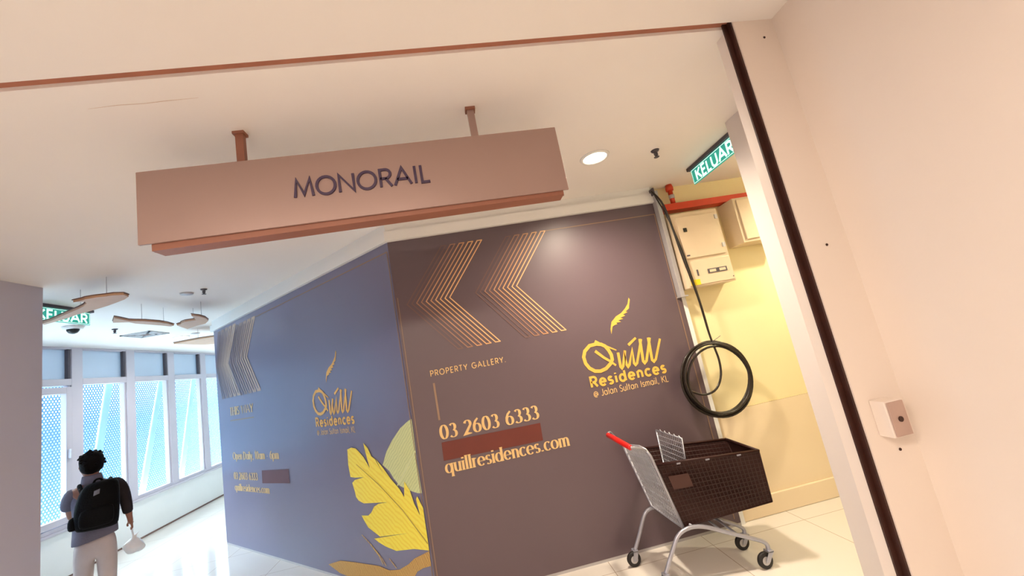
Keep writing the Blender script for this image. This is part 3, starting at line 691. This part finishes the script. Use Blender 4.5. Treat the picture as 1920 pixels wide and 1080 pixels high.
for k in range(6):
    cx_, cz_ = 2.03 + random.uniform(-.015, .02), 1.195 + random.uniform(-.015, .015)
    R_ = .300 + random.uniform(-.022, .018); ph = random.uniform(0, 6)
    pts = []
    for i in range(48):
        a = 2 * math.pi * i / 48
        rr = R_ * (1 + .02 * math.sin(2 * a + ph))
        pts.append((cx_ + rr * math.cos(a), 3.25 + .010 * k - .02 + .008 * math.sin(3 * a + ph), cz_ + rr * .98 * math.sin(a)))
    MB().tube(pts, .0095, 8, closed=True).build('loop', M_cable, o, smooth=True)
MB().tube(smooth_path([(1.80, 3.31, 1.30), (1.76, 3.30, 1.15), (1.80, 3.29, 1.0), (1.92, 3.28, .92)]), .012, 8).build('loop', M_cable, o, smooth=True)
MB().tube([(2.04, 3.245, 1.475), (2.06, 3.23, 1.50), (2.10, 3.23, 1.515), (2.15, 3.235, 1.535)], .0025, 6).build('tie', M_gasket, o)

# ================================================================ DOOR-SENSOR BOX ON THE RETURN
o = empty('wall_box', (1.52, YS, 1.2), 'small beige box with a dark keyhole on the corner of the right wall', 'wall box')
bevel(MB().box(1.493, 1.570, YS - .06, YS, 1.138, 1.272).build('housing', M_wall, o), .004)
bevel(MB().box(1.570, 1.572, YS - .05, YS - .01, 1.15, 1.26).build('side_plate', M_wall, o), .0005)
bevel(MB().box(1.497, 1.567, YS - .066, YS - .06, 1.143, 1.267).build('face_plate', mat('shade_toned_face_plate', (188, 160, 148), .5, noise=.04), o), .002)  # taupe stands in for shade on the side turned from the windows
MB().lathe((1.533, YS - .0665, 1.203), [(0, 0), (.010, 0), (.010, -.003), (0, -.003)], axis='y', n=14).build('keyhole', M_guide, o)
for (x, z, lab) in ((1.56, 1.075, 'dark screw hole in the right return below the beige box'), (1.54, 1.905, 'dark screw hole in the right return at eye level'), (1.575, 2.905, 'dark screw hole near the top of the right return')):
    tag(MB().lathe((x, YS - .001, z), [(0, 0), (.006, 0), (.005, -.002), (0, -.002)], axis='y', n=10).build('screw_hole', M_guide), lab, 'screw hole', 'screw holes in the return wall')

# ================================================================ SHOPPING CART
cart = empty('shopping_cart', (1.35, 2.95, 0), 'shopping cart with dark brown basket and red handle, before the purple panel', 'shopping cart')
def bar(a, b, r=.005, m_=None, n=6): return (m_ or MB()).tube([a, b], r, n)
def lerp(a, b, t): return tuple(x + (y - x) * t for x, y in zip(a, b))
# basket corners (near / far, rear / front, top / bottom)
NRt, FRt, NFt, FFt = (1.154, 2.858, .770), (1.225, 3.30, .775), (1.847, 2.712, .750), (1.872, 3.10, .752)
NRb, FRb, NFb, FFb = (1.252, 2.862, .338), (1.275, 3.20, .365), (1.885, 2.775, .390), (1.905, 3.03, .395)
bk = MB()
for (a, b, c, d) in ((NRt, NFt, NFb, NRb), (FRt, FFt, FFb, FRb), (NFt, FFt, FFb, NFb), (NRb, NFb, FFb, FRb)):
    # closely meshed coated panel: a thin sheet with a raised grid of wires
    pa, pb, pc, pd = map(Vector, (a, b, c, d))
    nrm = (pb - pa).cross(pd - pa).normalized() * .002
    bk.hexa([tuple(q - nrm) for q in (pa, pb, pc, pd)] + [tuple(q + nrm) for q in (pa, pb, pc, pd)])
basket = bk.build('basket', M_basket, cart)
M_wire = mat('dark_brown_wire', (50, 21, 15), .5, noise=.1, nscale=30)
g = MB()
for (a, b, c, d) in ((NRt, NFt, NFb, NRb), (FRt, FFt, FFb, FRb), (NFt, FFt, FFb, NFb)):
    for i in range(1, 26): g.tube([lerp(a, b, i / 26), lerp(d, c, i / 26)], .0028, 5)
    for i in range(1, 13): g.tube([lerp(a, d, i / 13), lerp(b, c, i / 13)], .0028, 5)
g.build('wire_grid', M_wire, basket)
rim = MB()
for a, b in ((NRt, NFt), (NFt, FFt), (FRt, FFt)): rim.tube([a, b], .010, 8)
for a, b in ((NRb, NFb), (NFb, FFb), (FFb, FRb), (NFt, NFb), (FFt, FFb)): rim.tube([a, b], .006, 8)
rim.build('rim', M_basket, basket, smooth=True)
cl = MB()
for tt in (.22, .50, .80):
    q = lerp(NRt, NFt, tt); cl.box(q[0] - .014, q[0] + .014, q[1] - .014, q[1] - .008, q[2] - .012, q[2] - .003)
cl.build('rim_clip', M_chrome, basket)
q0, q1, q2, q3 = lerp(NRt, NRb, .28), lerp(NFt, NFb, .28), lerp(NRt, NRb, .48), lerp(NFt, NFb, .48)
def onside(u, v): # point on the near side, u along, v down
    return Vector(lerp(lerp(NRt, NFt, u), lerp(NRb, NFb, u), v)) + Vector((0, -.006, 0))
pl_ = [onside(.07, .20), onside(.27, .20), onside(.27, .42), onside(.07, .42)]
MB().hexa([tuple(q) for q in pl_] + [tuple(q + Vector((0, -.003, 0))) for q in pl_]).build('side_plate', mat('brown_plate', (74, 42, 35), .45, noise=.05), basket)
# rear gate of steel wires
G1, G2, G3, G4 = (1.07, 3.17, .85), (1.09, 2.78, .895), (1.248, 2.85, .335), (1.19, 3.2, .38)
fr_ = MB()
top2 = [(1.065, 3.175, .86), (1.062, 3.0, .895), (1.072, 2.86, .915), (1.085, 2.79, .905), (1.105, 2.775, .86)]
fr_.tube(top2 + [G3, G4, top2[0]], .009, 8)
gate = fr_.build('rear_gate', M_chrome, cart, smooth=True)
g = MB()
for i in range(1, 15): g.tube([lerp(lerp(G1, G2, i / 15), G3, .0), lerp(G4, G3, i / 15)], .0042, 5)
for i in range(1, 9): g.tube([lerp(G1, G4, i / 9), lerp(G2, G3, i / 9)], .0042, 5)
g.build('gate_wires', M_chrome, gate)
pl_ = [Vector(lerp(lerp(G1, G2, u), lerp(G4, G3, u), v)) + Vector((.012, 0, 0)) for u, v in ((.25, .06), (.9, .06), (.9, .5), (.25, .5))]
MB().hexa([tuple(q) for q in pl_] + [tuple(q + Vector((.004, 0, 0))) for q in pl_]).build('seat_back', M_chrome, gate)
# folding child seat flap
S1, S2, S3, S4 = (1.365, 3.19, .912), (1.392, 2.85, .902), (1.372, 2.85, .66), (1.352, 3.17, .67)
g = MB().tube([S1, S2, S3, S4, S1], .006, 8)
flap = g.build('child_seat_flap', M_chrome, cart, smooth=True)
g = MB()
for i in range(1, 14): g.tube([lerp(S1, S2, i / 14), lerp(S4, S3, i / 14)], .0028, 5)
for i in range(1, 7): g.tube([lerp(S1, S4, i / 7), lerp(S2, S3, i / 7)], .0028, 5)
for i in (2, 4, 6, 8, 10): g.tube([lerp(S1, S2, (i - .4) / 11), tuple(Vector(lerp(S1, S2, i / 11)) + Vector((0, 0, .014))), lerp(S1, S2, (i + .4) / 11)], .004, 5)
g.build('flap_wires', M_chrome, flap)
# handle
h0, h1 = Vector((.930, 3.06, .988)), Vector((.958, 2.72, .958))
MB().tube([tuple(h0 + (h1 - h0) * t) for t in (-.02, .0, .5, 1, 1.02)], [.012, .018, .019, .018, .012], 12).build('handle', M_red, cart, smooth=True)
a_ = MB().tube(smooth_path([tuple(h0 + Vector((.0, .012, 0))), (.965, 3.11, 1.0), (1.0, 3.15, .95), (1.065, 3.175, .86), FRt]), .009, 8)
a_.tube(smooth_path([tuple(h1 + Vector((0, -.006, 0))), (.985, 2.715, .955), (1.03, 2.74, .93), (1.085, 2.785, .905), NRt]), .009, 8)
a_.build('handle_arm', M_chrome, cart, smooth=True)
# chassis: one bent tube on each side, a cross tube, four castors
c_ = MB().tube(smooth_path([(1.035, 2.815, .115), (1.134, 2.828, .247), (1.19, 2.83, .322), (1.30, 2.83, .345), (1.406, 2.82, .318), (1.503, 2.81, .269), (1.70, 2.79, .185), (1.768, 2.78, .15), (1.768, 2.78, .105)]), .0135, 10)
c_.build('chassis_tube', M_chrome, cart, smooth=True)
c_ = MB().tube(smooth_path([(.985, 3.2, .11), (1.054, 3.2, .223), (1.105, 3.2, .318), (1.15, 3.2, .362), (1.24, 3.2, .366), (1.40, 3.14, .33), (1.603, 3.06, .243), (1.738, 3.05, .173), (1.79, 3.045, .135), (1.785, 3.045, .10)]), .0135, 10)
c_.build('chassis_tube', M_chrome, cart, smooth=True)
MB().tube([(1.60, 2.80, .225), (1.60, 3.06, .244)], .009, 8).tube([(1.30, 2.83, .345), (1.28, 3.18, .362)], .009, 8).tube([(1.5, 2.81, .269), (1.5, 3.10, .29)], .007, 8).build('cross_tube', M_chrome, cart, smooth=True)
for (x, y, tx, ty, tz) in ((1.010, 2.812, 1.035, 2.815, .115), (.962, 3.203, .985, 3.2, .11), (1.722, 2.777, 1.768, 2.78, .105), (1.745, 3.040, 1.785, 3.045, .10)):
    k = MB().hexa([(x - .012, y - .026, .045), (x + .018, y - .026, .045), (x + .018, y - .022, .045), (x - .012, y - .022, .045), (tx - .02, y - .026, tz), (tx + .016, y - .026, tz), (tx + .016, y - .022, tz), (tx - .02, y - .022, tz)])
    k.hexa([(x - .012, y + .022, .045), (x + .018, y + .022, .045), (x + .018, y + .026, .045), (x - .012, y + .026, .045), (tx - .02, y + .022, tz), (tx + .016, y + .022, tz), (tx + .016, y + .026, tz), (tx - .02, y + .026, tz)])
    k.box(tx - .02, tx + .016, y - .026, y + .026, tz - .004, tz + .004)
    k = k.build('castor', M_chrome, cart)
    MB().lathe((x, y - .014, .052), [(.026, 0), (.048, .001), (.052, .006), (.052, .022), (.048, .027), (.026, .028)], axis='y', n=24).build('tyre', M_rubber, k, smooth=True)
    MB().lathe((x, y - .0145, .052), [(0, 0), (.027, 0), (.027, .029), (0, .029)], axis='y', n=20).build('hub', M_alu, k)

# ================================================================ PERSON WALKING AWAY
def skin(name, pts, edges, m_, parent, sub=2, loc=None):
    me = bpy.data.meshes.new(name); me.from_pydata([p[:3] for p in pts], edges, [])
    o = bpy.data.objects.new(name, me); COL.objects.link(o)
    bm = bmesh.new(); bm.from_mesh(me); bm.verts.layers.skin.verify(); bm.to_mesh(me); bm.free()
    md = o.modifiers.new('skin', 'SKIN'); md.use_smooth_shade = True
    for i, p in enumerate(pts):
        sv = me.skin_vertices[0].data[i]
        r = p[3]; sv.radius = r if isinstance(r, tuple) else (r, r); sv.use_root = (i == 0)
    s_ = o.modifiers.new('sub', 'SUBSURF'); s_.levels = sub; s_.render_levels = sub
    bpy.context.view_layer.update()
    ev = o.evaluated_get(bpy.context.evaluated_depsgraph_get())
    m2 = bpy.data.meshes.new_from_object(ev)
    bpy.data.objects.remove(o); 
    o = bpy.data.objects.new(name, m2); COL.objects.link(o)
    m2.materials.clear(); m2.materials.append(m_)
    for p in m2.polygons: p.use_smooth = True
    if parent is not None: o.parent = parent
    return o
PX, PY, PA = -3.82, 4.60, math.radians(39.7)
M_skin = mat('brown_skin', (158, 108, 84), .5, noise=.05, nscale=12)
M_hair = mat('black_hair', (14, 9, 8), .8, spec=.15, noise=.3, nscale=40, bump=.6, bscale=70)
M_shirt = mat('grey_shirt_cloth', (112, 107, 120), .85, noise=.08, nscale=14, bump=.2)
M_sleeve = mat('charcoal_sleeve_cloth', (38, 30, 34), .85, noise=.12, nscale=14, bump=.2)
M_trouser = mat('beige_trouser_cloth', (202, 188, 182), .85, noise=.06, nscale=8, bump=.25, bscale=18)
M_shoe = mat('white_shoe', (206, 202, 200), .5, noise=.06, nscale=20)
M_pack = mat('black_nylon', (8, 7, 8), .8, noise=.15, nscale=30, bump=.3, spec=.15)
M_bag = mat('white_thin_plastic', (246, 248, 250), .35, noise=.05, nscale=12, bump=.5, bscale=22)
person = empty('person', (PX, PY, 0), 'person in grey shirt and beige trousers walking away along the windows', 'person')
person.rotation_euler = (0, 0, PA)
pts = [(.015, 0, .74, (.088, .078)), (.02, 0, .90, (.095, .08)), (.02, .0, 1.06, (.135, .095)), (.015, -.005, 1.20, (.10, .075)), (0, 0, 1.285, .048), (-.008, .01, 1.335, .05),
       (-.006, .025, 1.40, (.068, .085)), (-.004, .02, 1.46, (.075, .09)), (-.002, .01, 1.53, (.05, .065)),
       # right arm 9..
       (.155, -.005, 1.205, .05), (.205, -.01, 1.15, .045), (.235, -.01, 1.02, .036), (.250, .01, .90, .031), (.258, .02, .845, .024), (.264, .025, .805, (.022, .030)),
       # left arm 15..
       (-.12, -.005, 1.205, .05), (-.150, .02, 1.14, .045), (-.135, .10, .98, .036), (-.06, .25, .99, .03), (-.02, .31, 1.02, .024), (-.005, .345, 1.03, (.024, .018)),
       # legs 21..
       (-.055, 0, .68, .070), (-.062, .04, .40, .056), (-.066, .02, .10, .038), (-.07, .10, .045, .034), (-.07, .17, .035, .026),
       (.085, 0, .68, .070), (.095, -.02, .40, .056), (.10, -.10, .11, .038), (.10, -.03, .045, .034), (.10, .05, .035, .026),
       # nose 31, ears 32, 33
       (-.004, .118, 1.435, .012), (-.083, .015, 1.43, .016), (.076, .015, 1.43, .016)]
edges = [(0, 1), (1, 2), (2, 3), (3, 4), (4, 5), (5, 6), (6, 7), (7, 8), (3, 9), (9, 10), (10, 11), (11, 12), (12, 13), (13, 14), (3, 15), (15, 16), (16, 17), (17, 18), (18, 19), (19, 20),
         (0, 21), (21, 22), (22, 23), (23, 24), (24, 25), (0, 26), (26, 27), (27, 28), (28, 29), (29, 30), (7, 31), (7, 32), (7, 33)]
def fingers(root, hand, dirs):
    for (off, segs, r) in dirs:
        prev = root
        b = Vector(hand) + Vector(off)
        for sg in segs:
            pts.append((b.x, b.y, b.z, r)); edges.append((prev, len(pts) - 1)); prev = len(pts) - 1
            b = b + Vector(sg); r *= .93
        pts.append((b.x, b.y, b.z, r)); edges.append((prev, len(pts) - 1))
# right hand hangs down and curls round the bag handles
fingers(14, (.266, .028, .79), [((.004, .026, -.016), [(.004, .004, -.030), (-.012, -.002, -.018)], .0088), ((.006, .009, -.020), [(.004, .0, -.034), (-.013, .0, -.020)], .009),
                                ((.006, -.008, -.020), [(.004, .0, -.032), (-.013, .0, -.019)], .0088), ((.003, -.024, -.016), [(.004, -.002, -.026), (-.011, .0, -.015)], .008), ((-.014, .024, .004), [(-.012, .012, -.022), (.006, .002, -.020)], .0095)])
fingers(20, (-.002, .362, 1.035), [((-.020, .012, .01), [(-.004, .03, .004), (.004, .018, -.012)], .0088), ((-.006, .016, .012), [(0, .034, .004), (.002, .02, -.012)], .009),
                                   ((.008, .016, .011), [(.002, .032, .003), (0, .018, -.012)], .0088), ((.021, .012, .008), [(.004, .026, .002), (0, .014, -.010)], .008), ((.022, -.012, -.004), [(.016, .014, -.006), (.004, .018, 0)], .0095)])
skin('body', pts, edges, M_skin, person)
def wob(ring_pts): return ring_pts
def loft_rings(spec, n=22, amp=0.0, seed=1):
    rnd = random.Random(seed); ph = [rnd.uniform(0, 6.28) for _ in range(6)]
    out = []
    for i, (cx, cy, cz, rx, ry, tilt) in enumerate(spec):
        ring_ = []
        for j in range(n):
            a = 2 * math.pi * j / n
            k = 1 + amp * (math.sin(3 * a + ph[0] + i * .8) + .6 * math.sin(5 * a + ph[1] - i * .5))
            c, s_ = math.cos(a), math.sin(a)
            e = .8
            x = math.copysign(abs(c) ** e, c) * rx * k; y = math.copysign(abs(s_) ** e, s_) * ry * k
            ring_.append((cx + x, cy + y, cz + tilt * x))
        out.append(ring_)
    return out
def local(mb, name, m_, parent, sub=1):
    me = bpy.data.meshes.new(name); me.from_pydata(mb.v, [], mb.f)
    bm = bmesh.new(); bm.from_mesh(me); bmesh.ops.recalc_face_normals(bm, faces=bm.faces); bm.to_mesh(me); bm.free()
    me.materials.append(m_)
    for p in me.polygons: p.use_smooth = True
    o = bpy.data.objects.new(name, me); COL.objects.link(o); o.parent = parent
    if sub: s_ = o.modifiers.new('sub', 'SUBSURF'); s_.levels = sub; s_.render_levels = sub
    return o
sh = MB().loft(loft_rings([(.016, .0, .755, .160, .120, .10), (.016, .0, .80, .160, .122, .08), (.016, 0, .90, .150, .115, .03), (.016, 0, 1.02, .152, .115, 0), (.02, 0, 1.12, .165, .115, 0), (.02, -.005, 1.20, .165, .095, .12), (.015, -.005, 1.245, .12, .075, .1), (.002, .0, 1.285, .066, .062, 0), (-.004, .004, 1.315, .058, .058, 0)], amp=.018), cap=False)
local(sh, 'shirt', M_shirt, person, 2)
col_ = MB().loft(loft_rings([(0, 0, 1.27, .082, .078, 0), (-.003, .003, 1.345, .070, .070, 0), (-.003, .003, 1.349, .063, .063, 0), (0, .0, 1.285, .066, .066, 0)], n=18), cap=False)
local(col_, 'collar', M_shirt, person, 1)
MBs = MB().tube([(-.10, -.005, 1.225), (-.135, .0, 1.195), (-.156, .025, 1.13), (-.158, .06, 1.06)], [.062, .066, .062, .058], 14)
local(MBs, 'left_sleeve', M_shirt, person, 1)
MBs = MB().tube([(.12, -.005, 1.235), (.175, -.007, 1.205), (.212, -.01, 1.13), (.232, -.01, 1.02), (.243, .0, .93), (.247, .008, .885)], [.058, .060, .055, .047, .043, .040], 14)
tag(local(MBs, 'right_sleeve', M_sleeve, person, 1), 'charcoal sleeve')
tr = skin('trousers', [(.015, 0, .85, (.130, .098)), (.015, 0, .70, (.135, .105)), (-.058, .0, .62, .088), (-.063, .04, .40, .068), (-.066, .02, .12, .060),
                       (.09, 0, .62, .090), (.096, -.02, .40, .070), (.10, -.10, .13, .060)], [(0, 1), (1, 2), (2, 3), (3, 4), (1, 5), (5, 6), (6, 7)], M_trouser, person)
for (x, y) in ((-.068, .085), (.10, -.035)):
    s_ = MB().loft(loft_rings([(x, y, .0, .045, .125, 0), (x, y, .03, .048, .128, 0), (x, y - .01, .06, .042, .105, 0), (x, y - .05, .095, .036, .06, 0)], n=18))
    local(s_, 'shoe', M_shoe, person, 1)
# hair: short, thick, tousled
hr = MB(); rnd = random.Random(5)
hr.ellipsoid((-.004, .0, 1.482), .088, .105, .09, 26, 16)
hv = []
for (x, y, z) in hr.v:
    d_ = Vector((x + .004, y, z - 1.482)); k = 1 + .05 * math.sin(31 * x + 17 * z) * math.sin(29 * y + 23 * z) + rnd.uniform(-.03, .05)
    if y > .05 and z < 1.47: k *= .62
    q = d_ * k
    hv.append((q.x - .004, q.y, q.z + 1.482 - (.045 if y < .02 and z < 1.45 else 0)))
hr.v = hv
for _ in range(46):
    a = rnd.uniform(0, 6.28); el_ = rnd.uniform(-.5, 1.4)
    d_ = Vector((math.cos(a) * math.cos(el_), math.sin(a) * math.cos(el_), math.sin(el_)))
    if d_.y > .3 and d_.z < .2: continue
    b_ = Vector((-.004, 0, 1.482)) + Vector((d_.x * .083, d_.y * .1, d_.z * .085))
    t_ = b_ + d_ * .016 + Vector((rnd.uniform(-.02, .02), rnd.uniform(-.02, .02), rnd.uniform(-.02, .008)))
    hr.tube([tuple(b_), tuple((b_ + t_) / 2 + d_ * .006), tuple(t_)], [.020, .015, .004], 6)
local(hr, 'hair', M_hair, person, 1)
for sx_ in (-.032, .026):
    e_ = local(MB().ellipsoid((sx_, .098, 1.448), .014, .008, .009, 10, 6), 'eye', M_white, person, 0)
    local(MB().ellipsoid((sx_, .105, 1.448), .006, .003, .006, 8, 6), 'iris', M_black, e_, 0)
local(MB().ellipsoid((-.004, .104, 1.392), .022, .006, .006, 10, 6), 'mouth', mat('lip_brown', (130, 72, 64), .5, noise=.05), person, 0)

bpk = empty('backpack', (PX, PY, 0), 'large black backpack worn by the person at the windows', 'backpack'); bpk.rotation_euler = (0, 0, PA)
b_ = MB().loft(loft_rings([(.030, -.175, .855, .125, .075, -.12), (.026, -.18, .875, .148, .098, -.10), (.028, -.185, .98, .155, .110, -.06), (.035, -.18, 1.10, .152, .102, 0), (.048, -.17, 1.20, .140, .090, .04), (.056, -.155, 1.262, .118, .070, .05), (.058, -.15, 1.278, .07, .04, .05)], n=24, amp=.006, seed=4))
body_ = local(b_, 'main_compartment', M_pack, bpk, 1)
b_ = MB().loft(loft_rings([(.022, -.262, .885, .10, .03, -.08), (.022, -.275, .92, .118, .04, -.05), (.026, -.275, 1.02, .118, .04, 0), (.03, -.262, 1.075, .10, .03, 0)], n=20))
local(b_, 'front_pocket', M_pack, bpk, 1)
b_ = MB().loft(loft_rings([(-.122, -.17, .895, .03, .055, 0), (-.128, -.17, .93, .038, .062, 0), (-.126, -.17, 1.02, .03, .055, 0)], n=14))
local(b_, 'side_pocket', M_pack, bpk, 1)
for sg, x in ((-1, -.085), (1, .125)):
    st = smooth_path([(x * .9 + .01, -.125, 1.20), (x, -.07, 1.262), (x, .0, 1.272), (x * 1.05, .08, 1.235), (x * 1.15, .115, 1.12), (x * 1.3, .10, .98), (x * 1.3, .02, .93), (x * 1.1, -.09, .92)])
    q = MB()
    for a, b in zip(st, st[1:]):
        q.tube([a, b], .017, 8)
    local(q, 'shoulder_strap', M_pack, bpk, 0)
local(MB().tube(smooth_path([(.005, -.14, 1.262), (.02, -.15, 1.30), (.055, -.15, 1.30), (.07, -.14, 1.27)]), .009, 8), 'top_handle', M_pack, bpk, 0)
MB_p = MB().hexa([(.005, -.2775, 1.165), (.045, -.2775, 1.175), (.05, -.25, 1.215), (.01, -.25, 1.205), (.005, -.268, 1.165), (.045, -.268, 1.175), (.05, -.24, 1.215), (.01, -.24, 1.205)])
tag(local(MB_p, 'patch', mat('grey_patch', (120, 116, 120), .7, noise=.05), bpk, 0), 'grey patch')

bag = empty('plastic_bag', (PX, PY, 0), 'white tied plastic bag hanging from the right hand of the person', 'plastic bag'); bag.rotation_euler = (0, 0, PA)
rnd = random.Random(11)
b_ = MB().ellipsoid((.284, .03, .560), .084, .07, .070, 24, 14)
b_.v = [(x + .014 * (.6 - z) * 0 + .006 * math.sin(60 * z + 40 * y), y + .006 * math.sin(50 * x + 30 * z), z + .008 * math.sin(45 * x + 38 * y) - .18 * (x - .284)) for x, y, z in b_.v]
local(b_, 'bag_body', M_bag, bag, 1)
b_ = MB().loft(loft_rings([(.284, .03, .60, .040, .036, 0), (.286, .03, .63, .024, .02, 0), (.284, .03, .645, .017, .014, 0), (.30, .03, .668, .030, .02, .5), (.305, .03, .672, .02, .012, .5)], n=16, amp=.06))
local(b_, 'knot', M_bag, bag, 1)
b_ = MB().tube(smooth_path([(.282, .045, .64), (.272, .05, .70), (.268, .04, .742), (.272, .025, .745), (.278, .01, .70), (.285, .018, .64)]), .006, 8)
local(b_, 'handle_loop', M_bag, bag, 0)
